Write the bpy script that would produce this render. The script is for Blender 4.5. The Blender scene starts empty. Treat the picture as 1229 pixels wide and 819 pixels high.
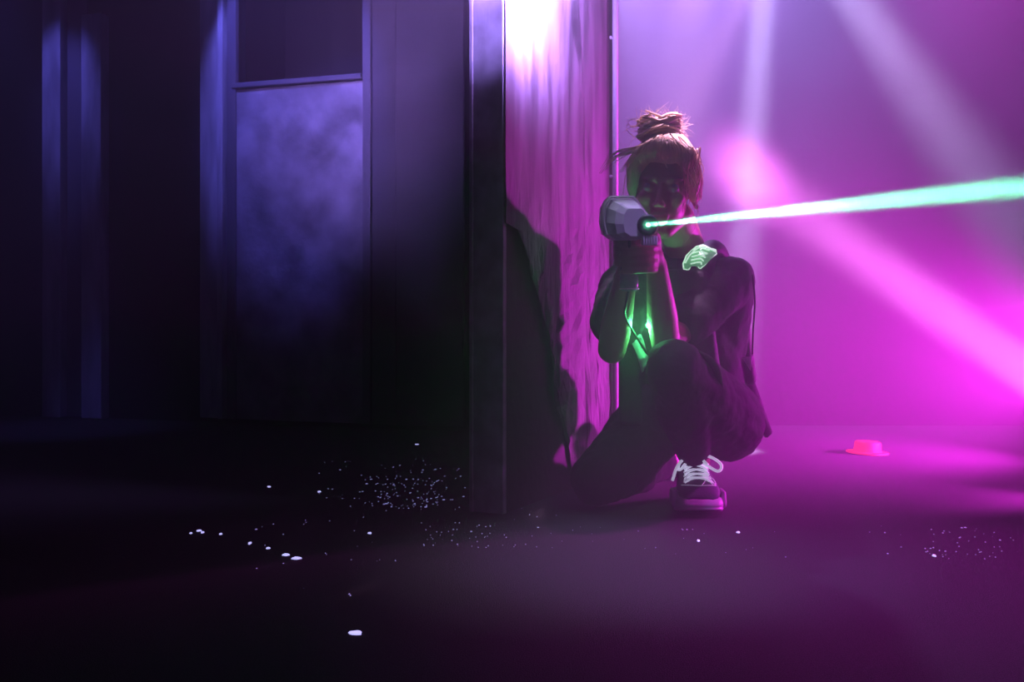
import bpy, bmesh, math, random
from mathutils import Vector, Matrix, noise
random.seed(7)
C = bpy.context.scene.collection
PI = math.pi
F, CX, HY, H = 1195.0, 614.5, 375.0, 0.5          # focal length (px), centre column, horizon row, lens height


def P(px, py, Y):
    return Vector(((px - CX) * Y / F, Y, H - (py - HY) * Y / F))


# ------------------------------------------------------------------ materials
def mat(name, col, rough=0.6, emit=None, estr=0.0, bump=None, var=None, metal=0.0, trans=0.0, alpha=None, spec=0.5, sheen=0.0, fade=None):
    """bump=(scale, strength, stretch xyz); var=(scale, amount)"""
    m = bpy.data.materials.new(name); m.use_nodes = True
    nt = m.node_tree; b = nt.nodes['Principled BSDF']
    b.inputs['Base Color'].default_value = (*col, 1)
    b.inputs['Roughness'].default_value = rough
    b.inputs['Metallic'].default_value = metal
    b.inputs['Specular IOR Level'].default_value = spec
    b.inputs['Transmission Weight'].default_value = trans
    b.inputs['Sheen Weight'].default_value = sheen
    if emit:
        b.inputs['Emission Color'].default_value = (*emit, 1)
        b.inputs['Emission Strength'].default_value = estr
    tc = nt.nodes.new('ShaderNodeTexCoord')
    if var:
        n = nt.nodes.new('ShaderNodeTexNoise'); n.inputs['Scale'].default_value = var[0]; n.inputs['Detail'].default_value = 6
        mp0 = nt.nodes.new('ShaderNodeMapping')
        if len(var) > 2: mp0.inputs['Scale'].default_value = var[2]
        nt.links.new(tc.outputs['Object'], mp0.inputs['Vector']); nt.links.new(mp0.outputs['Vector'], n.inputs['Vector'])
        r = nt.nodes.new('ShaderNodeMapRange')
        r.inputs['From Min'].default_value = .3; r.inputs['From Max'].default_value = .7
        r.inputs['To Min'].default_value = 1 - var[1]; r.inputs['To Max'].default_value = 1 + var[1]
        mx = nt.nodes.new('ShaderNodeVectorMath'); mx.operation = 'SCALE'
        mx.inputs[0].default_value = col
        nt.links.new(n.outputs['Fac'], r.inputs['Value']); nt.links.new(r.outputs['Result'], mx.inputs['Scale'])
        nt.links.new(mx.outputs['Vector'], b.inputs['Base Color'])
    if bump:
        n = nt.nodes.new('ShaderNodeTexNoise'); n.inputs['Scale'].default_value = bump[0]; n.inputs['Detail'].default_value = 5
        mp = nt.nodes.new('ShaderNodeMapping'); mp.inputs['Scale'].default_value = bump[2] if len(bump) > 2 else (1, 1, 1)
        bp = nt.nodes.new('ShaderNodeBump'); bp.inputs['Strength'].default_value = bump[1]; bp.inputs['Distance'].default_value = .01
        nt.links.new(tc.outputs['Object'], mp.inputs['Vector']); nt.links.new(mp.outputs['Vector'], n.inputs['Vector'])
        if fade:                                                       # roughness of the surface dies out above this height
            sp = nt.nodes.new('ShaderNodeSeparateXYZ'); fr = nt.nodes.new('ShaderNodeMapRange')
            fr.inputs['From Min'].default_value, fr.inputs['From Max'].default_value = fade
            fr.inputs['To Min'].default_value, fr.inputs['To Max'].default_value = bump[1], bump[1] * .12
            nt.links.new(tc.outputs['Object'], sp.inputs['Vector']); nt.links.new(sp.outputs['Z'], fr.inputs['Value']); nt.links.new(fr.outputs['Result'], bp.inputs['Strength'])
        nt.links.new(n.outputs['Fac'], bp.inputs['Height']); nt.links.new(bp.outputs['Normal'], b.inputs['Normal'])
    return m


M = {
    'floor': mat('dark_carpet', (.04, .04, .04), .95, bump=(420, .6), var=(260, .55), spec=.2),
    'black_wall': mat('black_painted_board', (.02, .02, .022), .75, bump=(30, .25), var=(6, .3)),
    'back_wall': mat('charcoal_wall', (.008, .0075, .0085), .8, spec=.2, bump=(20, .2), var=(3, .3)),
    'left_wall': mat('grey_painted_board', (.16, .15, .17), .75, bump=(30, .2), var=(5, .25)),
    'hatch_panel': mat('scuffed_pale_plywood', (.44, .42, .48), .7, bump=(30, .3), var=(7, .55)),
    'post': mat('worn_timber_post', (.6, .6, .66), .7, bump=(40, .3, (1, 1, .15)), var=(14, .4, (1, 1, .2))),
    'frame': mat('painted_frame_timber', (.22, .21, .25), .6, bump=(40, .3, (1, 1, .15))),
    'dark_frame': mat('dark_frame_timber', (.05, .05, .06), .6),
    'sheet': mat('rough_sheeting', (.12, .115, .125), .7, spec=.25, bump=(38, .8, (1, 1, .16)), var=(26, .55, (1, 1, .14)), fade=(.70, .95)),
    'end_board': mat('partition_end_board', (.40, .38, .45), .6, bump=(50, .2, (1, 1, .2)), var=(20, .3)),
    'pole': mat('pale_painted_pole', (.5, .48, .54), .45),
    'skin': mat('skin', (.44, .27, .21), .5, bump=(160, .08)),
    'eye': mat('eye_white', (.4, .4, .4), .5),
    'hair': mat('blonde_hair', (.86, .70, .52), .4, bump=(90, .4, (1, 1, .2))),
    'tee': mat('dark_cotton', (.014, .013, .016), .9, spec=.15, bump=(60, .25), sheen=.03),
    'vest': mat('black_nylon_vest', (.014, .014, .016), .7, spec=.25, bump=(140, .2)),
    'trousers': mat('black_trouser_cloth', (.010, .009, .011), .9, spec=.12, bump=(70, .25), sheen=.02),
    'shoe': mat('dark_mesh_shoe', (.06, .055, .085), .7, bump=(300, .3)),
    'sole': mat('pale_rubber_sole', (.45, .40, .46), .5),
    'lace': mat('fluorescent_white_lace', (.85, .85, .9), .7, emit=(.72, .72, 1), estr=.55),
    'piping': mat('reflective_piping_glow', (.8, .75, .85), .4, emit=(.72, .65, 1), estr=.18),  # faint emission stands in for light thrown back by the piping
    'gun': mat('pale_blaster_plastic', (.66, .62, .70), .4, bump=(30, .1)),
    'gun_black': mat('black_blaster_plastic', (.02, .02, .022), .4),
    'gun_grill': mat('silver_ribbed_plastic', (.85, .85, .88), .35),
    'laser': mat('lit_laser_lens', (.1, 1, .5), .3, emit=(.15, 1, .55), estr=14),
    'cup': mat('clear_cap_plastic', (.55, .9, .85), .15, trans=.6),
    'sensor_rim': mat('pale_lit_sensor_rim', (.8, .95, .85), .4, emit=(.62, 1, .74), estr=1.0),
    'sensor': mat('lit_green_sensor', (.25, .5, .3), .4, emit=(.2, .8, .36), estr=.30, bump=(90, .8)),
    'led': mat('green_led', (.2, 1, .4), .3, emit=(.1, 1, .35), estr=9),
    'cone': mat('fluorescent_orange_plastic', (.5, .03, .03), .5, emit=(1, .03, .07), estr=.95),
    'fleck': mat('fluorescent_white_fleck', (.85, .85, .95), .8, emit=(.5, .48, 1), estr=1.5),
    'white': mat('white_cloth_tag', (.7, .68, .72), .8),
    'debris': mat('dim_fluorescent_fleck', (.7, .7, .85), .8, emit=(.42, .38, 1), estr=.55),
}


# thin hair lets light through from behind
_nt = M['hair'].node_tree; _out = _nt.nodes['Material Output']; _pb = _nt.nodes['Principled BSDF']
_tl = _nt.nodes.new('ShaderNodeBsdfTranslucent'); _tl.inputs['Color'].default_value = (.9, .74, .56, 1)
_mx = _nt.nodes.new('ShaderNodeMixShader'); _mx.inputs['Fac'].default_value = .45
_nt.links.new(_pb.outputs[0], _mx.inputs[1]); _nt.links.new(_tl.outputs[0], _mx.inputs[2]); _nt.links.new(_mx.outputs[0], _out.inputs['Surface'])

# ------------------------------------------------------------------ mesh helpers
def obj(name, bm, m, parent=None, smooth=True, mods=()):
    me = bpy.data.meshes.new(name)
    bmesh.ops.recalc_face_normals(bm, faces=bm.faces)
    bm.to_mesh(me); bm.free()
    return link(name, me, m, parent, smooth)


def link(name, me, m, parent=None, smooth=True):
    me.materials.clear(); me.materials.append(M[m] if isinstance(m, str) else m)
    if smooth:
        me.polygons.foreach_set('use_smooth', [True] * len(me.polygons))
    o = bpy.data.objects.new(name, me); C.objects.link(o)
    if parent is not None:
        o.parent = parent
        o.matrix_parent_inverse = parent_world(parent).inverted()
    return o


def parent_world(o):
    m = Matrix.LocRotScale(o.location, o.rotation_euler, o.scale)
    return parent_world(o.parent) @ o.matrix_parent_inverse @ m if o.parent else m


def empty(name, loc):
    o = bpy.data.objects.new(name, None); C.objects.link(o); o.location = loc; o.empty_display_size = .05
    return o


def tag(o, label, cat, group=None, kind=None):
    o['label'] = label; o['category'] = cat
    if group: o['group'] = group
    if kind: o['kind'] = kind
    return o


def structure(o):
    o['kind'] = 'structure'; return o


def box(bm, c, s, rot=None, bevel=0):
    r = bmesh.ops.create_cube(bm, size=1)
    mt = Matrix.Translation(c) @ (rot.to_4x4() if rot else Matrix()) @ Matrix.Diagonal((*s, 1))
    bmesh.ops.transform(bm, matrix=mt, verts=r['verts'])
    if bevel:
        es = list({e for v in r['verts'] for e in v.link_edges})
        bmesh.ops.bevel(bm, geom=es, offset=bevel, segments=2, affect='EDGES', profile=.5)


def frame_of(d):
    d = d.normalized()
    a = Vector((0, 0, 1)) if abs(d.z) < .9 else Vector((1, 0, 0))
    u = d.cross(a).normalized(); return u, d.cross(u).normalized()


def rcone(bm, p0, p1, r0, r1, n=18, k=5):
    """tapered capsule"""
    p0, p1 = Vector(p0), Vector(p1); d = p1 - p0
    dn = d.normalized() if d.length > 1e-9 else Vector((0, 0, 1)); u, w = frame_of(dn)
    rings = []
    for i in range(1, k + 1):
        t = i / k * PI / 2; rings.append((p0 - dn * r0 * math.cos(t), r0 * math.sin(t)))
    for i in range(k, 0, -1):
        t = i / k * PI / 2; rings.append((p1 + dn * r1 * math.cos(t), r1 * math.sin(t)))
    vs = [[bm.verts.new(c + (u * math.cos(a) + w * math.sin(a)) * r) for a in [2 * PI * j / n for j in range(n)]] for c, r in rings]
    for a, b in zip(vs, vs[1:]):
        for j in range(n): bm.faces.new((a[j], a[(j + 1) % n], b[(j + 1) % n], b[j]))
    for ring, c in ((vs[0], p0 - dn * r0), (vs[-1], p1 + dn * r1)):
        v = bm.verts.new(c)
        for j in range(n): bm.faces.new((ring[j], ring[(j + 1) % n], v))


def chain(bm, pts, rs):
    for (a, b, r, s) in zip(pts, pts[1:], rs, rs[1:]): rcone(bm, a, b, r, s)


def ball(bm, c, r, rot=None, sub=3):
    res = bmesh.ops.create_icosphere(bm, subdivisions=sub, radius=1)
    r = r if hasattr(r, '__len__') else (r, r, r)
    bmesh.ops.transform(bm, matrix=Matrix.Translation(c) @ (rot.to_4x4() if rot else Matrix()) @ Matrix.Diagonal((*r, 1)), verts=res['verts'])


def spline(pts, n):
    """Catmull-Rom through pts, n samples"""
    pts = [Vector(p) for p in pts]
    if len(pts) == 2: return [pts[0].lerp(pts[1], i / (n - 1)) for i in range(n)]
    q = [pts[0] * 2 - pts[1]] + pts + [pts[-1] * 2 - pts[-2]]
    out = []
    for i in range(n):
        t = i / (n - 1) * (len(pts) - 1); k = min(int(t), len(pts) - 2); t -= k
        a, b, c, d = q[k:k + 4]
        out.append(.5 * ((2 * b) + (c - a) * t + (2 * a - 5 * b + 4 * c - d) * t * t + (3 * b - a - 3 * c + d) * t ** 3))
    return out


def tube(bm, pts, r, n=6, samples=None, taper=None, closed_ends=True):
    ps = spline(pts, samples) if samples else [Vector(p) for p in pts]
    N = len(ps); prev = None; rings = []
    for i, p in enumerate(ps):
        d = (ps[min(i + 1, N - 1)] - ps[max(i - 1, 0)])
        if d.length < 1e-9: d = Vector((0, 0, 1))
        d.normalize()
        if prev is None: u, _ = frame_of(d)
        else:
            u = prev - d * prev.dot(d)
            u = u.normalized() if u.length > 1e-6 else frame_of(d)[0]
        prev = u; w = d.cross(u)
        rr = r * (taper(i / (N - 1)) if taper else 1)
        rings.append([bm.verts.new(p + (u * math.cos(2 * PI * j / n) + w * math.sin(2 * PI * j / n)) * rr) for j in range(n)])
    for a, b in zip(rings, rings[1:]):
        for j in range(n): bm.faces.new((a[j], a[(j + 1) % n], b[(j + 1) % n], b[j]))
    if closed_ends:
        bm.faces.new(rings[0]); bm.faces.new(rings[-1])


def prism(bm, pts, ext):
    """polygon (world points) extruded along ext"""
    ext = Vector(ext)
    a = [bm.verts.new(p) for p in pts]; b = [bm.verts.new(Vector(p) + ext) for p in pts]
    n = len(a)
    bm.faces.new(a); bm.faces.new(b)
    for i in range(n): bm.faces.new((a[i], a[(i + 1) % n], b[(i + 1) % n], b[i]))


def lathe(bm, prof, mt, n=28):
    """prof: (radius, along) pairs revolved round local Z then transformed by mt"""
    rings = []
    for r, z in prof:
        rings.append([bm.verts.new(mt @ Vector((max(r, 1e-5) * math.cos(2 * PI * j / n), max(r, 1e-5) * math.sin(2 * PI * j / n), z))) for j in range(n)])
    for a, b in zip(rings, rings[1:]):
        for j in range(n): bm.faces.new((a[j], a[(j + 1) % n], b[(j + 1) % n], b[j]))
    bm.faces.new(rings[0]); bm.faces.new(rings[-1])


def remesh(bm, voxel, smooth=4, factor=.5):
    """one continuous skin around everything in bm"""
    bmesh.ops.recalc_face_normals(bm, faces=bm.faces)
    me = bpy.data.meshes.new('tmp'); bm.to_mesh(me); bm.free()
    o = bpy.data.objects.new('tmp', me); C.objects.link(o)
    r = o.modifiers.new('r', 'REMESH'); r.mode = 'VOXEL'; r.voxel_size = voxel
    s = o.modifiers.new('s', 'SMOOTH'); s.iterations = smooth; s.factor = factor
    dg = bpy.context.evaluated_depsgraph_get(); dg.update()
    out = bpy.data.meshes.new_from_object(o.evaluated_get(dg))
    bpy.data.objects.remove(o); bpy.data.meshes.remove(me)
    return out


def wrinkle(me, amp, scale, stretch=(1, 1, 1), seed=0):
    nr = [v.normal.copy() for v in me.vertices]
    for v, nv in zip(me.vertices, nr):
        p = Vector((v.co.x * stretch[0], v.co.y * stretch[1], v.co.z * stretch[2])) * scale + Vector((seed, seed, seed))
        v.co += nv * amp * noise.fractal(p, .6, 2., 3)


# ------------------------------------------------------------------ camera
cam = bpy.data.cameras.new('camera'); cam.sensor_width = 36; cam.lens = F * 36 / 1229
cam.shift_y = -(HY - 409.5) / 1229 * -1
camo = bpy.data.objects.new('camera', cam); C.objects.link(camo)
camo.location = (0, 0, H); camo.rotation_euler = (PI / 2, 0, 0)
cam.clip_start = .02
bpy.context.scene.camera = camo

# ------------------------------------------------------------------ the room
XL, XR, YN, YB, ZC = -4.2, 3.6, -1.2, 6.2, 2.7


def slab(name, c, s, m):
    bm = bmesh.new(); box(bm, c, s); return structure(obj(name, bm, m, smooth=False))


slab('floor', ((XL + XR) / 2, (YN + YB) / 2, -.05), (XR - XL, YB - YN, .1), 'floor')
slab('ceiling', ((XL + XR) / 2, (YN + YB) / 2, ZC + .05), (XR - XL, YB - YN, .1), 'black_wall')
slab('wall_back', (XR / 2, 4.45, ZC / 2), (XR, .1, ZC), 'back_wall')
slab('wall_far', (XL / 2, YB + .05, ZC / 2), (-XL, .1, ZC), 'black_wall')
slab('wall_right', (XR + .05, (YN + YB) / 2, ZC / 2), (.1, YB - YN, ZC), 'back_wall')
slab('wall_front', ((XL + XR) / 2, YN - .05, ZC / 2), (XR - XL, .1, ZC), 'black_wall')
slab('wall_far_left', (XL - .05, (YN + YB) / 2, ZC / 2), (.1, YB - YN, ZC), 'black_wall')

# left background wall: runs obliquely, with a hatch opening in it
LA = P(0, 497, .5 * F / 122); LB = P(550, 518, .5 * F / 143)
LA.z = LB.z = 0
LD = (LB - LA).normalized(); LN = Vector((LD.y, -LD.x, 0))           # LN faces the camera
if LN.y > 0: LN = -LN


def onleft(px, py, off=0.0):
    """point of the left wall plane (pushed off towards the camera) seen at this pixel"""
    r = Vector(((px - CX) / F, 1, -(py - HY) / F)); o = Vector((0, 0, H))
    t = ((LA + LN * off) - o).dot(LN) / r.dot(LN)
    return o + r * t


def lw(px, off=0): return (onleft(px, HY, off) - LA).dot(LD)


def lbox(bm, u0, u1, z0, z1, d0, d1, bevel=0):
    rot = Matrix((LD, -LN, Vector((0, 0, 1)))).transposed()
    c = LA + LD * (u0 + u1) / 2 + LN * (d0 + d1) / 2 + Vector((0, 0, (z0 + z1) / 2))
    box(bm, c, (u1 - u0, abs(d1 - d0), z1 - z0), rot, bevel)


zat = lambda px, py, off=0: onleft(px, py, off).z
u_l, u_r = lw(283), lw(437)
z_s = (zat(283, 103) + zat(437, 95)) / 2
bm = bmesh.new()
lbox(bm, -1.6, u_l, 0, ZC, -.08, 0); lbox(bm, u_r, 2.75, 0, ZC, -.08, 0)
lbox(bm, u_l, u_r, 0, z_s, -.08, 0); lbox(bm, u_l, u_r, 2.35, ZC, -.08, 0)
structure(obj('wall_left', bm, 'black_wall', smooth=False))
bm = bmesh.new()                                                       # dark hollow behind the hatch
lbox(bm, u_l - .1, u_r + .1, 0, ZC, -.62, -.6)
structure(obj('wall_behind_hatch', bm, 'black_wall', smooth=False))
wf = bmesh.new()                                                       # frame round the opening
lbox(wf, lw(272, .03), lw(282.5, .03), .02, 2.35, 0, .03, .004)
lbox(wf, u_l, u_r, z_s - .012, z_s + .012, -.06, .035, .004)
lbox(wf, u_r, lw(443, .03), .02, 2.35, 0, .02, .004)
structure(obj('window_1', wf, 'frame', smooth=False))
t1 = bmesh.new(); lbox(t1, lw(264, .02), lw(270.5, .02), .02, 2.35, 0, .045, .004)
structure(obj('trim_1', t1, 'post', smooth=False))
b = bmesh.new()
lbox(b, lw(283.5, .02), lw(436, .02), .02, z_s - .016, .001, .02, .004)
hp = tag(obj('hatch_board', b, 'hatch_panel', smooth=False), 'scuffed blue-lit plywood board fixed below the dark hatch opening', 'board')
b = bmesh.new()
lbox(b, lw(446, .02), lw(556, .02), .02, 2.5, .001, .016, .004)
lbox(b, lw(470, .03), lw(474, .03), .02, 2.5, .016, .024, .002)
tag(obj('wall_board', b, 'left_wall', smooth=False), 'tall plain violet-lit board between hatch and partition end', 'board')

b = bmesh.new(); lbox(b, lw(240, .01), lw(263, .01), .02, 2.3, .001, .012, .003)  # pale strip added on the dark wall as its lit patch
tag(obj('wall_board', b, 'post', smooth=False), 'narrow pale strip added for the patch of light left of the hatch frame', 'board')
# upright boards far left
for (x0, x1, off, dep, lab, m, ztop) in (
        (50, 72, .05, .06, 'outermost blue-lit timber upright at the far left wall', 'post', 2.1),
        (76, 91, .05, .02, 'dim recessed upright board between the two bright blue posts', 'frame', 2.1),
        (97, 121, .05, .06, 'blue-lit timber upright nearer the hatch, with a worn edge', 'post', 1.9)):
    b = bmesh.new()
    ua, ub = (lw(72, .06) + .004, lw(97, .06) - .004) if x0 == 76 else (lw(x0, dep), lw(x1, dep))
    lbox(b, ua, ub, 0, ztop, .001, dep, .005)
    tag(obj('timber_upright', b, m, smooth=False), lab, 'post', 'timber uprights on the left wall')

# partition beside the player
WA = P(603, 618, .5 * F / 243); WA.z = 0
WD = Vector((.179, .34, 0)).normalized(); WN = Vector((WD.y, -WD.x, 0))   # WN faces right / camera


def onpart(px, py, off=0.0):
    r = Vector(((px - CX) / F, 1, -(py - HY) / F)); o = Vector((0, 0, H))
    t = ((WA + WN * off) - o).dot(WN) / r.dot(WN)
    return o + r * t


def wp(px, off=0): return (onpart(px, HY, off) - WA).dot(WD)


def wbox(bm, u0, u1, z0, z1, d0, d1, bevel=0):
    rot = Matrix((WD, WN, Vector((0, 0, 1)))).transposed()
    c = WA + WD * (u0 + u1) / 2 + WN * (d0 + d1) / 2 + Vector((0, 0, (z0 + z1) / 2))
    box(bm, c, (u1 - u0, abs(d1 - d0), z1 - z0), rot, bevel)


UE = wp(736)
b = bmesh.new(); wbox(b, .018, UE, 0, ZC, -.085, 0)
structure(obj('wall_middle', b, 'black_wall', smooth=False))
b = bmesh.new()                                                        # board closing the partition's near end, facing the camera
wbox(b, 0, .018, 0, ZC, -.092, .002, .002)
wbox(b, -.006, .0, 0, ZC, -.092, -.082, .002)
structure(obj('trim_2', b, 'end_board', smooth=False))

b = bmesh.new()                                                        # unseen wall added behind the partition to keep magenta light off the left
e0 = WA + WD * (UE - .02) - WN * .05; e1 = LA + LD * 2.72 - LN * .04
d_ = (e1 - e0).normalized(); rot = Matrix((d_, Vector((-d_.y, d_.x, 0)), Vector((0, 0, 1)))).transposed()
box(b, (e0 + e1) / 2 + Vector((0, 0, ZC / 2)), ((e1 - e0).length, .05, ZC), rot)
structure(obj('wall_light_block', b, 'black_wall', smooth=False))
# paler sheeting on the partition; its ragged left edge imitates the player's shadow edge
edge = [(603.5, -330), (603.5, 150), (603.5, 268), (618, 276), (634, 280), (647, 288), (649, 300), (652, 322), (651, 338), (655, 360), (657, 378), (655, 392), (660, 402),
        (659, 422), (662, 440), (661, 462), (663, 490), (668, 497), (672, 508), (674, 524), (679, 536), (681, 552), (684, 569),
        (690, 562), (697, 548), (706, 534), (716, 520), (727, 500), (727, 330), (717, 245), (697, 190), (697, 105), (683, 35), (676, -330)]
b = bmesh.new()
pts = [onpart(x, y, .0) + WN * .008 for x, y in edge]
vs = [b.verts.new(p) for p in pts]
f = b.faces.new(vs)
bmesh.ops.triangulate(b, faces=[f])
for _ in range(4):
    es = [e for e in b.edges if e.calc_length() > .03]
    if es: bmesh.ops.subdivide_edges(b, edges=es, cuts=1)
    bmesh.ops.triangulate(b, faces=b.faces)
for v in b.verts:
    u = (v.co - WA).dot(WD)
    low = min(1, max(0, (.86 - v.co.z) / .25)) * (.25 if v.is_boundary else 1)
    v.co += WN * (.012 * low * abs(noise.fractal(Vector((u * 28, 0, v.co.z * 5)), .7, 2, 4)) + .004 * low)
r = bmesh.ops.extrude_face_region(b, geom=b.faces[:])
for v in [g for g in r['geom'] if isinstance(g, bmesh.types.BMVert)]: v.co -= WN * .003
tag(obj('shadow_edged_sheet', b, 'sheet', smooth=False), 'rough sheeting on the partition, its ragged left edge imitating a shadow edge', 'sheeting')

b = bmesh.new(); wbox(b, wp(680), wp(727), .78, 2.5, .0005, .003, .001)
tag(obj('wall_board', b, 'sheet', smooth=False), 'pale board on the partition beneath the rough sheeting, right of its cut edge', 'board')
b = bmesh.new()
pc = onpart(738.5, HY, .012)
tube(b, [Vector((pc.x, pc.y, 0)), Vector((pc.x, pc.y, ZC))], .0095, 14)
for z in (.92, 1.35):
    rcone(b, Vector((pc.x - .012, pc.y - .004, z)), Vector((pc.x - .016, pc.y - .006, z)), .006, .006, 8, 2)
tag(obj('corner_pole', b, 'pole'), 'thin pale upright pole at the far end of the partition', 'pole')

# ------------------------------------------------------------------ the player
J = dict(
    neck0=Vector((.415, 2.53, .735)), neck1=Vector((.462, 2.62, .645)),
    shL=Vector((.560, 2.565, .585)), elL=Vector((.372, 2.415, .425)), wrL=Vector((.336, 2.315, .612)),
    shR=Vector((.300, 2.640, .575)), elR=Vector((.243, 2.420, .410)), wrR=Vector((.270, 2.335, .600)),
    hipL=Vector((.572, 2.670, .205)), knL=Vector((.383, 2.335, .368)), anL=Vector((.482, 2.600, .105)),
    hipR=Vector((.455, 2.790, .250)), knR=Vector((.222, 2.540, .078)), anR=Vector((.465, 2.885, .075)),
    pel=Vector((.512, 2.735, .235)), waist=Vector((.492, 2.690, .38)), chest=Vector((.445, 2.625, .53)))

# head frame: face turned to the blaster
HC = P(797, 226, 2.475)
HR = (Matrix.Rotation(math.radians(-14), 3, 'Z') @ Matrix.Rotation(math.radians(8), 3, 'X') @ Matrix.Rotation(math.radians(4), 3, 'Y'))


def hp_(x, y, z): return HC + HR @ Vector((x, y, z))


bm = bmesh.new()
ball(bm, hp_(0, .018, .028), (.074, .092, .092), HR)
ball(bm, hp_(0, -.030, -.030), (.058, .062, .085), HR)
ball(bm, hp_(0, -.072, -.104), (.022, .020, .018), HR)
for s in (-1, 1):
    rcone(bm, hp_(s * .050, .0, -.062), hp_(s * .016, -.070, -.104), .024, .018)
    ball(bm, hp_(s * .036, -.070, -.022), (.022, .018, .018), HR)          # cheek
    rcone(bm, hp_(s * .014, -.085, .024), hp_(s * .046, -.069, .024), .008, .006)   # brow
    ball(bm, hp_(s * .030, -.080, .003), (.014, .010, .008), HR)           # lids
    ball(bm, hp_(s * .077, .016, -.018), (.008, .018, .030), HR)           # ear
    ball(bm, hp_(s * .080, .022, -.006), (.006, .014, .018), HR)
    ball(bm, hp_(s * .009, -.106, -.038), (.008, .009, .007), HR)
rcone(bm, hp_(0, -.090, .012), hp_(0, -.110, -.034), .0065, .009)          # nose
rcone(bm, hp_(-.018, -.092, -.066), hp_(.018, -.092, -.066), .007, .007)
rcone(bm, hp_(-.014, -.091, -.077), hp_(.014, -.091, -.077), .008, .008)
chain(bm, [J['neck0'], J['neck1']], [.050, .054])
# trunk under the clothes
chain(bm, [J['pel'], J['waist'], J['chest'], J['neck1']], [.105, .10, .105, .06])
rcone(bm, J['shL'], J['chest'] + Vector((0, 0, .04)), .052, .07); rcone(bm, J['shR'], J['chest'] + Vector((0, 0, .04)), .052, .07)
# arms
for s in 'LR':
    sh, el, wr = J['sh' + s], J['el' + s], J['wr' + s]
    chain(bm, [sh, sh.lerp(el, .5), el], [.046, .042, .035])
    fa = el.lerp(wr, .3)
    chain(bm, [el, fa, wr], [.035, .038, .024])
for s in 'LR':
    hi, kn, an = J['hip' + s], J['kn' + s], J['an' + s]
    chain(bm, [hi, hi.lerp(kn, .5), kn], [.095, .078, .056])
    chain(bm, [kn, kn.lerp(an, .35), an], [.056, .052, .036])
# hands round the grip (GX, GY: grip axis)
G = Vector((.283, 2.285, .66))


def finger(pts, r):
    ps = spline(pts, 7); chain(bm, ps, [r * (1 - .25 * i / 6) for i in range(7)])


# right hand (palm to the grip's rear, fingers wrap to the front right)
pR = Vector((.276, 2.322, .640))
rcone(bm, J['wrR'], pR, .023, .028); rcone(bm, pR + Vector((-.012, -.004, .018)), pR + Vector((-.010, -.004, -.022)), .020, .019)
for i in range(4):
    z = .668 - .0175 * i; k = (1, 1.05, 1, .86)[i]
    finger([(.252, 2.318, z), (.238, 2.285, z - .003), (.252, 2.250 - .004 * k, z - .005), (.283, 2.243, z - .006), (.302 - .01 * (1 - k), 2.258, z - .006)], .0092 * (.9 if i == 3 else 1))
finger([(.290, 2.330, .660), (.312, 2.305, .672), (.314, 2.270, .675)], .0105)
# left hand (wraps over the right one from the right-hand side)
pL = Vector((.322, 2.300, .632))
rcone(bm, J['wrL'], pL, .023, .028); rcone(bm, pL + Vector((.004, -.004, .014)), pL + Vector((.002, -.002, -.018)), .019, .018)
for i in range(4):
    z = .650 - .0175 * i; k = (1, 1.05, 1, .84)[i]
    finger([(.326, 2.285, z), (.322, 2.248, z - .002), (.298, 2.226, z - .004), (.268, 2.224, z - .006), (.246 + .014 * (1 - k), 2.236, z - .007)], .0092 * (.9 if i == 3 else 1))
finger([(.334, 2.292, .646), (.330, 2.262, .668), (.322, 2.236, .676)], .0105)
body = link('person', remesh(bm, .0042, 5, .5), 'skin')
tag(body, 'crouching person with blonde bun and black clothes aiming a laser blaster', 'person')
for s in (-1, 1):
    e = bmesh.new(); ball(e, hp_(s * .031, -.077, .002), .0118)
    obj('eye', e, 'eye', body)

# t-shirt
bm = bmesh.new()
chain(bm, [J['pel'] + Vector((0, -.02, .07)), J['waist'], J['chest'], J['neck1'] + Vector((0, .0, -.035))], [.128, .125, .125, .078])
for s in 'LR':
    sh, el = J['sh' + s], J['el' + s]
    rcone(bm, sh, J['chest'] + Vector((0, 0, .035)), .064, .088)
    e = sh.lerp(el, .64 if s == 'L' else .6)
    chain(bm, [sh, sh.lerp(e, .5), e], [.064, .070, .066])
rcone(bm, J['shL'] + Vector((.015, .03, -.03)), J['pel'] + Vector((.03, -.02, .14)), .060, .095)
me = remesh(bm, .006, 6)
wrinkle(me, .008, 9, (1, 1, .6), 3); wrinkle(me, .0018, 26, (1, 1, 1), 8)
link('t_shirt', me, 'tee', body)

# trousers
bm = bmesh.new()
rcone(bm, J['hipL'], J['hipR'], .105, .108); ball(bm, J['pel'] + Vector((.01, .02, .02)), (.115, .115, .11))
for s in 'LR':
    hi, kn, an = J['hip' + s], J['kn' + s], J['an' + s]
    chain(bm, [hi, hi.lerp(kn, .5), kn], [.107, .092, .068 if s == 'L' else .072])
    chain(bm, [kn, kn.lerp(an, .4), an.lerp(kn, .20)], [.068, .070, .052])
ball(bm, J['hipL'] + Vector((.0, .02, -.01)), (.100, .105, .098))
rcone(bm, J['hipR'].lerp(J['knR'], .2) + Vector((-.02, -.02, -.02)), J['knR'] + Vector((.02, .02, .005)), .10, .076)
me = remesh(bm, .006, 6)
wrinkle(me, .006, 9, (1, 1, 1), 21); wrinkle(me, .0018, 30, (1, 1, 1), 4)
tr = link('trousers', me, 'trousers', body)
for (a, m_, c, r) in (((838, 422), (858, 440), (868, 478), .010), ((832, 452), (845, 468), (850, 488), .008)):   # ridged knee creases
    b = bmesh.new()
    tube(b, [P(*a, 2.335), P(*m_, 2.36), P(*c, 2.40)], r, 8, 12, lambda t: .35 + .65 * math.sin(PI * t))
    obj('crease', b, 'trousers', tr)
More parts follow.
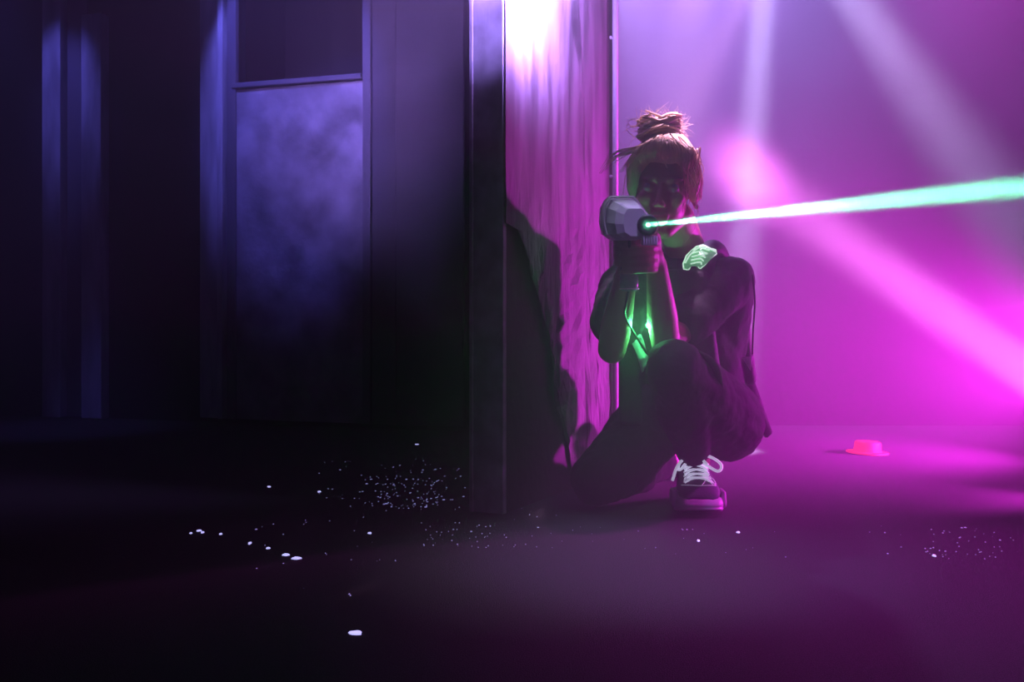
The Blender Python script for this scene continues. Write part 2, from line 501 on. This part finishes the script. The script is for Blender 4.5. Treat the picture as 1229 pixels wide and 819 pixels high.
# tail of the shirt / strap hanging behind the hip
b = bmesh.new()
tail = [P(886, 438, 2.74), P(902, 446, 2.76), P(914, 480, 2.78), P(928, 520, 2.78), P(920, 527, 2.78), P(908, 512, 2.79), P(894, 470, 2.78)]
prism(b, tail, (0, .012, 0)); bmesh.ops.bevel(b, geom=b.edges[:], offset=.003, segments=2, affect='EDGES')
obj('hanging_strap', b, 'vest', body)
b = bmesh.new()
prism(b, [P(891, 429, 2.60), P(904, 428, 2.60), P(901, 445, 2.61)], (0, .006, 0))
tg = obj('hem_tag', b, 'white', body); tg['label'] = 'small pale tag at the waist'
b = bmesh.new()
tube(b, [P(903, 330, 2.52), P(906, 360, 2.50), P(904, 395, 2.52), P(903, 425, 2.58)], .0022, 6, 16)
obj('drawcord', b, 'tee', body)

# vest: front plate, back plate, shoulder straps
bm = bmesh.new()
vn = Vector((-.50, -.866, 0)); vs_ = Vector((.866, -.50, 0))
up = Vector((-.14, -.05, .98)).normalized()
vc = Vector((.392, 2.525, .40))
R = Matrix((vs_, -vn, up)).transposed()
box(bm, vc + Vector((0, 0, .06)), (.25, .05, .30), R, .018)
box(bm, P(757, 440, 2.555), (.060, .03, .30), Matrix((Vector((.95, -.3, 0)), Vector((.3, .95, 0)), Vector((0, 0, 1)))).transposed(), .008)
box(bm, J['chest'] + Vector((.08, .115, -.06)), (.26, .05, .34), R, .02)
for k in (-1, 1):
    c = J['neck1'] + vs_ * .075 * k
    tube(bm, [c + vn * .125 + Vector((0, 0, -.10)), c + vn * .075 + Vector((0, 0, -.01)), c + Vector((0, 0, .012)), c - vn * .08 + Vector((0, 0, -.05))], .030, 10, 14)
me = remesh(bm, .006, 3)
vest = link('vest', me, 'vest', body)


def onvest(px, py, Y): return P(px, py, Y)


# lit chest badge: ridged shield of cloudy plastic
b = bmesh.new()
bc = P(840, 309, 2.462)
outline = [(-20, 8), (-16, -2), (-10, -8), (-4, -13), (4, -15), (12, -11), (19, -9), (20, -4), (13, 1), (6, 9), (0, 14), (-3, 9), (-10, 9), (-13, 15), (-19, 14)]
s_ = 2.49 / F
prism(b, [bc + Vector((x * s_, 0, -y * s_)) for x, y in outline], (0, .016, 0))
bmesh.ops.bevel(b, geom=b.edges[:], offset=.0025, segments=2, affect='EDGES')
bd = obj('badge', b, 'sensor', vest); bd['label'] = 'green glowing chest badge'
b = bmesh.new()
for i in range(5):
    y = -9 + 4.2 * i
    tube(b, [bc + Vector(((-9 - i * .6) * s_, -.003, -y * s_)), bc + Vector((0, -.006, -(y - 2) * s_)), bc + Vector(((11 - 2.4 * i) * s_, -.003, -(y + 1) * s_))], .0016, 6, 8)
tube(b, [bc + Vector((-18 * s_, -.004, -7 * s_)), bc + Vector((-11 * s_, -.006, 4 * s_)), bc + Vector((2 * s_, -.006, 13 * s_)), bc + Vector((18 * s_, -.004, 7 * s_))], .002, 6, 12)
tube(b, [bc + Vector((x * s_, .002, -y * s_)) for x, y in outline + outline[:1]], .0016, 6)
br = obj('badge_rim', b, 'sensor_rim', vest); br['label'] = 'pale glowing ridges of the chest badge'
# belly lamp of the vest (behind the raised forearm)
b = bmesh.new(); rcone(b, Vector((.336, 2.452, .468)), Vector((.362, 2.50, .46)), .007, .010); lp = obj('vest_lamp', b, 'led', vest); lp['label'] = 'small green lamp on the vest front'
b = bmesh.new()
prism(b, [P(752, 398, 2.50), P(766, 398, 2.50), P(771, 410, 2.49), P(777, 432, 2.49), P(770, 447, 2.49), P(764, 425, 2.50)], (.006, .014, 0))
for (x, y) in ((757, 401), (767, 404)): rcone(b, P(x, y, 2.488), P(x, y, 2.482), .006, .006, 10, 2)
bk = obj('buckle', b, 'white', vest); bk['label'] = 'pale buckle strap lit green'

# shoes
def sneaker(origin, yaw, pitch, detail=True):
    mt = Matrix.Translation(origin) @ Matrix.Rotation(yaw, 4, 'Z') @ Matrix.Rotation(pitch, 4, 'X')
    secs = [(-.128, .030, .030, .040), (-.118, .043, .028, .052), (-.095, .051, .026, .066), (-.06, .053, .026, .082), (-.02, .048, .027, .104),
            (.02, .043, .028, .118), (.06, .040, .030, .124), (.095, .038, .030, .128), (.118, .030, .032, .124)]
    b = bmesh.new(); rings = []
    for (y, w, z0, z1) in secs:
        ring = []
        for j in range(20):
            a = 2 * PI * j / 20; c, s = math.cos(a), math.sin(a)
            x = w * math.copysign(abs(c) ** .75, c); z = (z0 + z1) / 2 + (z1 - z0) / 2 * math.copysign(abs(s) ** .8, s)
            x *= 1 - .28 * max(0, s)
            ring.append(b.verts.new(mt @ Vector((x, y, z))))
        rings.append(ring)
    for p, q in zip(rings, rings[1:]):
        for j in range(20): b.faces.new((p[j], p[(j + 1) % 20], q[(j + 1) % 20], q[j]))
    b.faces.new(rings[0]); b.faces.new(rings[-1])
    bmesh.ops.subdivide_edges(b, edges=b.edges[:], cuts=1, use_grid_fill=True, smooth=.6)
    sh = obj('shoe', b, 'shoe', body)
    # sole with ridges and flared heel/side lugs
    b = bmesh.new(); out = []
    prof = [(-.140, .020), (-.134, .042), (-.112, .056), (-.07, .062), (-.02, .058), (.03, .050), (.08, .049), (.115, .047), (.135, .034), (.140, .012)]
    pts = [(x, y) for y, x in prof] + [(-x, y) for y, x in reversed(prof)]
    lev = [(0, .96), (.006, 1.0), (.012, .975), (.018, 1.0), (.024, .985), (.034, .93), (.037, .86)]
    for z, k in lev: out.append([b.verts.new(mt @ Vector((x * k, y * k, z + (.008 * max(0, (-y - .09) / .05) if z < .01 else 0)))) for x, y in pts])
    n = len(pts)
    for p, q in zip(out, out[1:]):
        for j in range(n): b.faces.new((p[j], p[(j + 1) % n], q[(j + 1) % n], q[j]))
    b.faces.new(out[0]); b.faces.new(out[-1])
    for s in (-1, 1):
        for y in (-.085, -.06, -.035):
            rcone(b, mt @ Vector((s * .058, y, .018)), mt @ Vector((s * .060, y + .004, .044)), .010, .007, 10, 3)
    obj('sole', b, 'sole', sh)
    top = lambda y: next(z1 + (z2 - z1) * (y - y1) / (y2 - y1) for (y1, _, _, z1), (y2, _, _, z2) in zip(secs, secs[1:]) if y1 <= y <= y2)
    b = bmesh.new()
    for i in range(5):                                                  # crossed laces
        y = -.080 + i * .0165; z = top(y) + .004; w = .034 - .0015 * i
        for s in (-1, 1):
            tube(b, [mt @ Vector((-s * w, y, z - .008)), mt @ Vector((-s * w * .4, y + .004, z + .002)), mt @ Vector((s * w * .4, y + .011, z + .004)), mt @ Vector((s * w, y + .017, z - .005))], .0026, 7, 9)
    k = mt @ Vector((0, -.006, top(-.006) + .010)); ball(b, k, .007)
    X = mt.to_3x3()
    for pts in ([(0, 0, 0), (.022, -.012, .012), (.050, -.022, .002), (.064, -.022, -.014), (.052, -.030, -.026), (.020, -.018, -.008), (0, 0, 0)],
                [(0, 0, 0), (-.018, -.006, .008), (-.036, -.012, .0), (-.046, -.022, -.022), (-.036, -.026, -.020), (-.016, -.012, .002), (0, 0, 0)],
                [(0, 0, 0), (-.022, -.016, .008), (-.048, -.034, -.014), (-.062, -.050, -.048)], [(0, 0, 0), (.012, -.02, .004), (.026, -.046, -.008)]):
        tube(b, [k + X @ Vector(q) for q in pts], .0040, 7, 22)
    lc = obj('lace', b, 'lace', sh); lc['label'] = 'glowing white laces'
    b = bmesh.new()
    tube(b, [mt @ Vector((-.020, .03, .118)), mt @ Vector((-.022, .020, .140)), mt @ Vector((0, .018, .150)), mt @ Vector((.022, .020, .140)), mt @ Vector((.020, .03, .118))], .007, 8, 16)
    prism(b, [mt @ Vector(q) for q in ((-.024, .030, .112), (.024, .030, .112), (.022, .021, .142), (0, .018, .149), (-.022, .021, .142))], X @ Vector((0, .008, .003)))
    obj('tongue', b, 'shoe', sh)
    b = bmesh.new()
    for x in (.004, .011):
        box(b, mt @ Vector((x, .012, .143)), (.0035, .004, .012), X, .001)
    obj('tongue_mark', b, 'lace', sh)
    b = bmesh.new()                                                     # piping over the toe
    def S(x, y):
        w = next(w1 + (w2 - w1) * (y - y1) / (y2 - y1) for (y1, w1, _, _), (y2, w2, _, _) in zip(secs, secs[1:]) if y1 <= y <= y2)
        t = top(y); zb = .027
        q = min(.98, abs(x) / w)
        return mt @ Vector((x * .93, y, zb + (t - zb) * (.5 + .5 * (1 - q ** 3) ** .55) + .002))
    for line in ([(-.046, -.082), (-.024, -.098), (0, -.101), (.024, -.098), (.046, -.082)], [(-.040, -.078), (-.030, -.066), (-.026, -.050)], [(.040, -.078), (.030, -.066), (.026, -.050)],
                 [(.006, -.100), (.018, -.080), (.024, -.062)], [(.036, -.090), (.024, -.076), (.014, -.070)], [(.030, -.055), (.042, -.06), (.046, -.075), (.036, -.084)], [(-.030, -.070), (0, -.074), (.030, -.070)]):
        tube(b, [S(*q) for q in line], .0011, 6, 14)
    pp = obj('piping', b, 'piping', sh); pp['label'] = 'pale reflective piping, its glint given as a faint glow'
    return sh


sneaker(Vector((.468, 2.545, .004)), math.radians(-4), math.radians(-3))
sneaker(Vector((.500, 2.965, .075)), math.radians(-35), math.radians(-58))

# hair
bm = bmesh.new()
ball(bm, hp_(0, .036, .044), (.083, .092, .090), HR)
ball(bm, hp_(0, .010, .090), (.064, .070, .048), HR)
ball(bm, hp_(0, -.040, .088), (.062, .050, .034), HR)
for s in (-1, 1):
    chain(bm, [hp_(s * .050, -.050, .078), hp_(s * .072, -.034, .045), hp_(s * .076, -.022, .0), hp_(s * .074, -.014, -.028)], [.026, .020, .014, .007])
for s in (-1, 1):
    rcone(bm, hp_(s * .070, .020, .03), hp_(s * .074, .040, -.02), .022, .016)
me = remesh(bm, .004, 5)
wrinkle(me, .004, 30, (1, 1, .35), 2)
hair = link('hair', me, 'hair', body)
bun_c = HC + Vector((.0, .012, .152)); bun_c.x = P(796, 0, 2.49).x
bm = bmesh.new()
bun_c = bun_c + Vector((-.010, 0, .0)); ball(bm, bun_c, (.044, .042, .029))
for i in range(34):                                                     # coils of the bun
    a0 = random.uniform(0, 2 * PI); tilt = random.uniform(-.45, .45); rr = random.uniform(.036, .056); zz = random.uniform(-.028, .024)
    pts = []
    for k in range(9):
        a = a0 + k / 8 * random.uniform(3.2, 5.2)
        pts.append(bun_c + Vector((math.cos(a) * rr, math.sin(a) * rr, zz + tilt * math.cos(a) * rr + .003 * random.uniform(-1, 1))))
    tube(bm, pts, random.uniform(.0025, .006), 6, 20, lambda t: .5 + .5 * math.sin(PI * t))
obj('bun', bm, 'hair', hair)
bm = bmesh.new()


def st(pts, r=.0011, n=16, tp=True): tube(bm, pts, r, 5, n, (lambda t: 1 - .75 * t) if tp else None)


Yh = 2.46
bpy.context.view_layer.update()


def snap(p, off):
    ok, loc, nor, _ = hair.closest_point_on_mesh(p)
    return loc + nor * off


for i in range(190):                                                    # combed strands from hairline up to the bun
    a = random.uniform(-2.9, 2.9)
    s_, c_ = math.sin(a), math.cos(a)
    z0 = .070 - .095 * min(1, max(0, (abs(a) - .45) / .6)) + random.uniform(-.006, .012)
    q0 = hp_(.092 * s_, .030 - .105 * c_, z0); top_ = hp_(.020 * s_, .010 - .03 * c_, .150)
    sw = random.uniform(-.010, .010)
    mid = q0.lerp(top_, .5) + HR @ Vector((.035 * s_ + sw, -.035 * c_, .012))
    of = random.uniform(.0004, .0016)
    st([snap(p, of) for p in spline([q0, mid, top_], 9)] + [bun_c + Vector((.022 * s_, -.022 * c_, -.010))], random.uniform(.0009, .0024), 20, False)
# face-framing strands
for (pts, r) in (([(776, 178), (762, 190), (752, 208), (747, 236)], .0024), ([(780, 178), (766, 192), (757, 212), (750, 232)], .0014),
                 ([(786, 182), (797, 194), (806, 215), (811, 236)], .0026), ([(790, 180), (803, 194), (812, 212), (816, 236)], .0018),
                 ([(800, 180), (816, 196), (822, 220), (818, 246)], .0024)):
    st([P(x, y, 2.385 + .0009 * abs(x - 785)) for x, y in pts], r, 18)
# swept wisps to the left
for i in range(22):
    j = random.uniform(-1, 1); k = random.uniform(0, 1)
    st([P(782 - 8 * k, 171 + 3 * j, 2.46), P(764 - 8 * k, 178 + 3 * j + 3 * k, 2.43), P(744 - 10 * k, 186 + 6 * j, 2.41), P(736 - 18 * k, 194 + 12 * k + 5 * j, 2.40)], random.uniform(.0007, .0016), 16)
for i in range(4):
    st([P(758 + 2 * i, 186, 2.41), P(751 + i, 196, 2.40), P(743 + 1.5 * i, 207, 2.40)], .0013, 10)
# loose waves beside the left ear
for i in range(64):
    x0 = random.uniform(818, 839); y0 = random.uniform(176, 196); d = random.uniform(-5, 7); ph = random.uniform(0, 6)
    L = random.uniform(28, 66); Yy = random.uniform(2.37, 2.48); am = random.uniform(1.5, 5)
    st([P(x0 + d * t + am * math.sin(ph + 5 * t), y0 + L * t, Yy) for t in (0, .2, .4, .6, .8, 1)], random.uniform(.0008, .0022), 20)
# long loop by the ear and jaw
st([P(826, 232, 2.44), P(834, 238, 2.43), P(838, 258, 2.42), P(833, 276, 2.42), P(822, 292, 2.43)], .0010, 24)
st([P(818, 238, 2.42), P(822, 250, 2.42), P(819, 272, 2.42)], .0009, 14)
# flyaways round the bun
for i in range(90):
    a = random.uniform(-.5, PI + .5); L = random.uniform(.02, .06); b0 = bun_c + Vector((math.cos(a) * .046, random.uniform(-.02, .02), math.sin(a) * .022))
    dr = Vector((math.cos(a), random.uniform(-.4, .4), math.sin(a) * .8)); sd = Vector((-math.sin(a), 0, math.cos(a))) * random.uniform(-.035, .035)
    st([b0, b0 + dr * L * .5 + sd * .3, b0 + dr * L * .8 + sd], random.uniform(.0005, .0009), 12)
st([P(786, 138, 2.47), P(792, 131, 2.47), P(803, 122, 2.47)], .0009, 10)
st([P(812, 160, 2.46), P(824, 152, 2.46), P(832, 149, 2.46)], .0011, 10)
st([P(762, 165, 2.46), P(752, 155, 2.46), P(757, 144, 2.46), P(768, 141, 2.46)], .0008, 14)
lk = obj('loose_strands', bm, 'hair', hair)
# ear stud
b = bmesh.new(); ball(b, hp_(.082, .008, -.044), .006); obj('ear_stud', b, 'gun_grill', body)

# ------------------------------------------------------------------ the laser blaster
MZ = P(778, 270, 2.165)                                                 # laser mouth
far = Vector((MZ.x, .585, P(1229, 225, .585).z))
BD = (far - MZ).normalized()
up = Vector((0, 0, 1)); sx = BD.cross(up).normalized(); uz = sx.cross(BD).normalized()     # sx: picture left/right axis
GR = Matrix((sx, -BD, uz)).transposed()
gun = empty('laser_blaster', Vector((.28, 2.29, .56)))
tag(gun, 'pale bulky laser blaster held in both hands, firing a green beam', 'toy gun')


def gp(x, y, z): return MZ + GR @ Vector((x, y, z))                     # y: back along the barrel


gx = -1 if sx.x < 0 else 1
b = bmesh.new()
cx = -.040 * gx
prof = [(-.046, -.032), (-.052, -.004), (-.050, .030), (-.040, .048), (-.034, .051), (.008, .051), (.016, .047), (.044, .012), (.047, -.008), (.042, -.032), (.018, -.046), (-.026, -.046)]
rings = []
for (y, k, ox, oz) in ((.012, .62, .020, .004), (.022, .80, .012, .006), (.05, .96, .002, .010), (.10, 1.0, -.002, .012), (.17, .98, -.002, .012), (.21, .86, -.002, .010), (.225, .6, -.002, .008)):
    rings.append([b.verts.new(gp(cx + gx * (x * k + ox), y, z * k + oz)) for x, z in prof])
n = len(prof)
for p, q in zip(rings, rings[1:]):
    for j in range(n): b.faces.new((p[j], p[(j + 1) % n], q[(j + 1) % n], q[j]))
b.faces.new(rings[0]); b.faces.new(rings[-1])
for y in (.045, .075, .105):                                            # moulded ribs over the shell
    tube(b, [gp(cx + gx * (x * 1.0), y, z * 1.0 + .011) for x, z in prof[0:8]], .003, 6, 20)
bmesh.ops.recalc_face_normals(b, faces=b.faces)
obj('housing', b, 'gun', gun, smooth=False)
b = bmesh.new()
mtz = Matrix.Translation(gp(0, 0, 0)) @ (GR @ Matrix.Rotation(-PI / 2, 3, 'X')).to_4x4()   # local z = back along barrel
lathe(b, [(.010, .006), (.017, .0), (.0215, .001), (.023, .006), (.023, .05), (.018, .055)], mtz, 32)
mzo = obj('muzzle', b, 'gun_black', gun)
b = bmesh.new(); lathe(b, [(.0035, .002), (.0045, .0), (.0045, .005), (.002, .006)], mtz, 16)
ln = obj('laser_lens', b, 'laser', gun); ln['label'] = 'glowing green laser lens'
b = bmesh.new()                                                         # ribbed block under the muzzle
box(b, gp(.006 * gx, .022, -.034), (.034, .03, .022), GR, .003)
for i in range(6): box(b, gp(gx * (-.008 + .0055 * i), .006, -.034), (.0028, .006, .019), GR, .0008)
obj('front_sensor', b, 'gun_grill', gun)
b = bmesh.new()
gt = gp(-.034 * gx, .115, -.02)
gb = P(755, 338, 2.285)
chain(b, [gt, gt.lerp(gb, .5), gb + Vector((0, 0, .008))], [.021, .018, .019])
obj('grip', b, 'gun_black', gun)
b = bmesh.new()
lathe(b, [(.0165, .020), (.0215, .016), (.0215, -.006), (.020, -.016), (.017, -.020), (.008, -.021)], Matrix.Translation(gb + Vector((0, -.002, -.002))), 28)
cpo = obj('grip_cap', b, 'cup', gun); cpo['label'] = 'clear cap catching green light'
b = bmesh.new()
tube(b, [gb + Vector((.0215 * math.cos(2 * PI * k / 24), .0215 * math.sin(2 * PI * k / 24) - .002, -.017)) for k in range(25)], .0018, 6)
obj('cap_rim', b, 'gun_grill', cpo)
b = bmesh.new()
tube(b, [gt + GR @ Vector((0, -.02, -.0)), gt + GR @ Vector((0, -.055, -.006)), gt + GR @ Vector((0, -.06, -.03)), gt + GR @ Vector((0, -.03, -.042))], .0035, 8, 16)
obj('trigger_guard', b, 'gun_black', gun)
b = bmesh.new()                                                         # cable from the grip to the vest
tube(b, [gb + Vector((0, .004, -.018)), gb + Vector((-.004, .02, -.05)), gb + Vector((.0, .06, -.085)), Vector((.325, 2.455, .41)), Vector((.345, 2.49, .39))], .003, 8, 26)
obj('cable', b, 'gun_black', gun)

# ------------------------------------------------------------------ floor bits
def floor_pt(px, py):
    Y = H * F / (py - HY); return Vector(((px - CX) * Y / F, Y, 0))


fp = floor_pt(1041, 544)
b = bmesh.new()
lathe(b, [(.0, .0), (.072, 0), (.073, .004), (.055, .006), (.048, .008), (.0445, .038), (.040, .041), (.0, .0405)], Matrix.Translation(fp) @ Matrix.Rotation(math.radians(2.5), 4, 'Y'), 36)
tag(obj('marker_cone', b, 'cone'), 'small flat orange-red marker cone on the floor at right', 'marker cone')


def fleck(bm, c, w, d, h=.003, n=9):
    r0 = [random.uniform(.65, 1.1) for _ in range(n)]
    lo = [bm.verts.new(c + Vector((math.cos(2 * PI * j / n) * w * r0[j], math.sin(2 * PI * j / n) * d * r0[j], .0003))) for j in range(n)]
    hi = [bm.verts.new(c + Vector((math.cos(2 * PI * j / n) * w * r0[j] * .8, math.sin(2 * PI * j / n) * d * r0[j] * .8, h))) for j in range(n)]
    for j in range(n): bm.faces.new((lo[j], lo[(j + 1) % n], hi[(j + 1) % n], hi[j]))
    bm.faces.new(hi); bm.faces.new(lo)


flecks = [(427, 761, .0125, .011, 'big glowing paper scrap alone on the dark floor nearest the camera'),
          (356, 671, .0105, .010, 'bright oblong scrap at the right end of the scrap trail'),
          (343, 667, .0085, .008, 'bright scrap touching the oblong one in the floor trail'),
          (322, 659, .0045, .006, 'small glowing scrap just before the bright pair in the trail'),
          (300, 653, .004, .010, 'small upright-looking glowing scrap midway along the floor trail'),
          (265, 642, .004, .005, 'tiny glowing scrap right of the scrap cluster at trail start'),
          (243, 640, .004, .006, 'glowing scrap lowest of the small cluster starting the trail'),
          (239, 638, .006, .005, 'glowing scrap topmost of the small cluster starting the trail'),
          (229, 641, .003, .005, 'dim tiny scrap at the far left end of the floor trail'),
          (444, 641, .005, .006, 'lone glowing scrap on dark floor left of the partition foot'),
          (383, 591, .006, .008, 'lone glowing scrap beside the dense speckle patch'),
          (500, 534, .008, .010, 'lone glowing scrap far back near the left wall foot'),
          (323, 585, .006, .008, 'dim glowing scrap far left of the speckle patch'),
          (838, 650, .004, .006, 'tiny white scrap on purple floor before the shoe'),
          (1121, 668, .004, .006, 'tiny white scrap on the floor at lower right'),
          (886, 640, .0045, .005, 'tiny white scrap on purple floor right of the shoe')]
for (px, py, w, d, lab) in flecks:
    b = bmesh.new(); fleck(b, floor_pt(px, py), w, d)
    tag(obj('paper_scrap', b, 'fleck', smooth=False), lab, 'scrap', 'glowing scraps on the floor')
b = bmesh.new()
def scat(n, x0, x1, y0, y1, s0, s1, fx=None):
    for _ in range(n):
        px = random.triangular(x0, x1, fx) if fx else random.uniform(x0, x1); py = random.uniform(y0, y1)
        if px > 670 and py < 632: continue
        s = random.uniform(s0, s1) * (1 if random.random() < .8 or py > 640 else 1.8)
        fleck(b, floor_pt(px, py), s, s * 1.3, .0015, 5)
scat(130, 425, 556, 572, 612, .0008, .0028, 510)
scat(60, 380, 558, 550, 614, .0008, .0026)
scat(40, 500, 590, 628, 658, .0006, .0018)
scat(26, 300, 480, 590, 720, .0006, .002)
scat(70, 600, 800, 590, 660, .0005, .0016)
scat(26, 800, 960, 600, 670, .0006, .0018)
scat(60, 1040, 1225, 628, 672, .0006, .0022, 1180)
tag(obj('debris', b, 'debris', smooth=False), 'scatter of tiny glowing specks over the dark floor', 'debris', kind='stuff')

# ------------------------------------------------------------------ haze
w = bpy.data.worlds.new('haze'); bpy.context.scene.world = w; w.use_nodes = True
nt = w.node_tree
nt.nodes['Background'].inputs['Color'].default_value = (0, 0, 0, 1)
nt.nodes['Background'].inputs['Strength'].default_value = 0
vsn = nt.nodes.new('ShaderNodeVolumeScatter')
vsn.inputs['Color'].default_value = (1, 1, 1, 1); vsn.inputs['Density'].default_value = .13; vsn.inputs['Anisotropy'].default_value = .4
nt.links.new(vsn.outputs['Volume'], nt.nodes['World Output'].inputs['Volume'])


# ------------------------------------------------------------------ lights
def aim(o, target):
    o.rotation_euler = (Vector(target) - o.location).to_track_quat('-Z', 'Y').to_euler()


def spot(name, loc, target, watts, col, deg, blend=.5, rad=.03):
    l = bpy.data.lights.new(name, 'SPOT'); l.energy = watts; l.color = col; l.spot_size = math.radians(deg); l.spot_blend = blend; l.shadow_soft_size = rad
    o = bpy.data.objects.new(name, l); C.objects.link(o); o.location = loc; aim(o, target); return o


def point(name, loc, watts, col, rad=.03):
    l = bpy.data.lights.new(name, 'POINT'); l.energy = watts; l.color = col; l.shadow_soft_size = rad
    o = bpy.data.objects.new(name, l); C.objects.link(o); o.location = loc; return o


def beam(name, loc, target, size, spread, watts, col):
    """near-parallel beam of a stage lamp"""
    l = bpy.data.lights.new(name, 'AREA'); l.shape = 'DISK'; l.size = size; l.spread = math.radians(spread); l.energy = watts; l.color = col
    o = bpy.data.objects.new(name, l); C.objects.link(o); o.location = loc; aim(o, target); return o


MAG = (1, .025, .95); LAV = (.47, .25, 1); BLUE = (.16, .14, 1)
LM = P(1345, 428, 3.3)
spot('magenta_wash_lamp', LM, LM + Vector((-1, .27, 0)), 760, MAG, 112, 1, .04)
beam('magenta_beam_lamp', P(1330, 516, 3.2), P(899, 210, 4.4), .15, 10, 32, (1, .2, .95))
spot('magenta_veil_fill', Vector((1.25, 2.42, 1.95)), Vector((.68, 1.89, 0)), 290, MAG, 46, 1, .04)  # added unseen spot, lights the haze veil in front of the player
LW = P(692, -28, 2.40)
spot('lavender_wash_lamp', LW, LW + Vector((-.6, .6, .12)), 240, LAV, 150, 1, .03)
spot('magenta_floor_fill', P(1345, 520, 2.6), Vector((1.2, 2.7, 0.02)), 75, MAG, 74, 1, .04)  # made-up fill that glows the floor at the right edge
beam('violet_haze_fill', P(622, -200, 2.1), onleft(527, 105), .32, 38, 11.5, (.42, .25, 1))  # extra source invented to light the haze left of the partition
spot('lavender_back_lamp', P(800, -120, 3.0), P(800, -120, 3.0) + Vector((.3, .6, .1)), 1900, LAV, 150, 1, .05)
spot('lavender_front_lamp', Vector((.315, 3.4, 1.78)), Vector((.16, 1.8, 0)), 150, (.5, .32, 1), 46, 1, .03)
spot('lavender_overhead_fill', Vector((.25, 1.78, 1.75)), Vector((.31, 1.93, .6)), 150, LAV, 34, 1, .03)  # fill put in for the blaster top and the haze at the head
spot('grey_floor_fill', Vector((.16, 1.98, 1.8)), Vector((.15, 1.98, 0)), 72, (.62, .70, .80), 32, 1, .03)  # invented fill making the grey patch on the floor
spot('pink_hair_fill', Vector((.84, 3.15, 1.72)), HC + Vector((0, 0, .08)), 380, (1, .45, .92), 8.5, 1, .03)  # backlight added out of view to lift the hair
spot('hair_top_fill', Vector((.55, 2.58, 1.9)), HC + Vector((0.015, 0.02, .03)), 760, (1, .55, 1), 14, 1, .02)  # unseen fill added to brighten bun and crown
beam('white_beam_lamp', P(934, -230, 3.3), P(872, 541, 3.6), .085, 6, 7, (.64, .52, 1))
beam('white_slant_lamp', P(950, -110, 3.3), P(1320, 425, 3.9), .12, 16, 12, (.64, .52, 1))
spot('blue_hatch_lamp', LA + LD * lw(350) + LN * .75 + Vector((0, 0, 2.45)), LA + LD * lw(350) + Vector((0, 0, 1.62)), 120, BLUE, 47, .35, .02)
spot('blue_post_lamp', LA + LD * lw(86) + LN * .7 + Vector((0, 0, 2.45)), LA + LD * lw(86) + Vector((0, 0, 1.45)), 60, BLUE, 29, 1, .02)
spot('blue_floor_fill', LA + LD * .75 + LN * 1.0 + Vector((0, 0, 2.3)), LA + LD * .75 + LN * .40, 80, BLUE, 28, 1, .02)  # added only for the blue strip along the wall foot
spot('violet_edge_fill', P(592, -130, 1.9), P(584, 30, 2.46), 42, (.4, .27, 1), 27, 1, .02)  # extra unseen spot brightening the partition's end board
point('vest_green_lamp', Vector((.316, 2.392, .462)), 1.2, (.08, 1, .28), .005)
beam('laser_beam_lamp', gp(0, -.004, 0), far, .0078, .45, .32, (.14, 1, .46))

# ------------------------------------------------------------------ view
sc = bpy.context.scene
sc.view_settings.view_transform = 'Standard'; sc.view_settings.look = 'None'; sc.view_settings.exposure = 0; sc.view_settings.gamma = 1
sc.view_settings.use_curve_mapping = False
cy = sc.cycles
cy.use_denoising = True; cy.denoiser = 'OPENIMAGEDENOISE'
cy.use_adaptive_sampling = False
cy.volume_bounces = 0; cy.max_bounces = 4; cy.diffuse_bounces = 2; cy.glossy_bounces = 2; cy.transmission_bounces = 3
cy.use_light_tree = True
cy.sample_clamp_indirect = 3
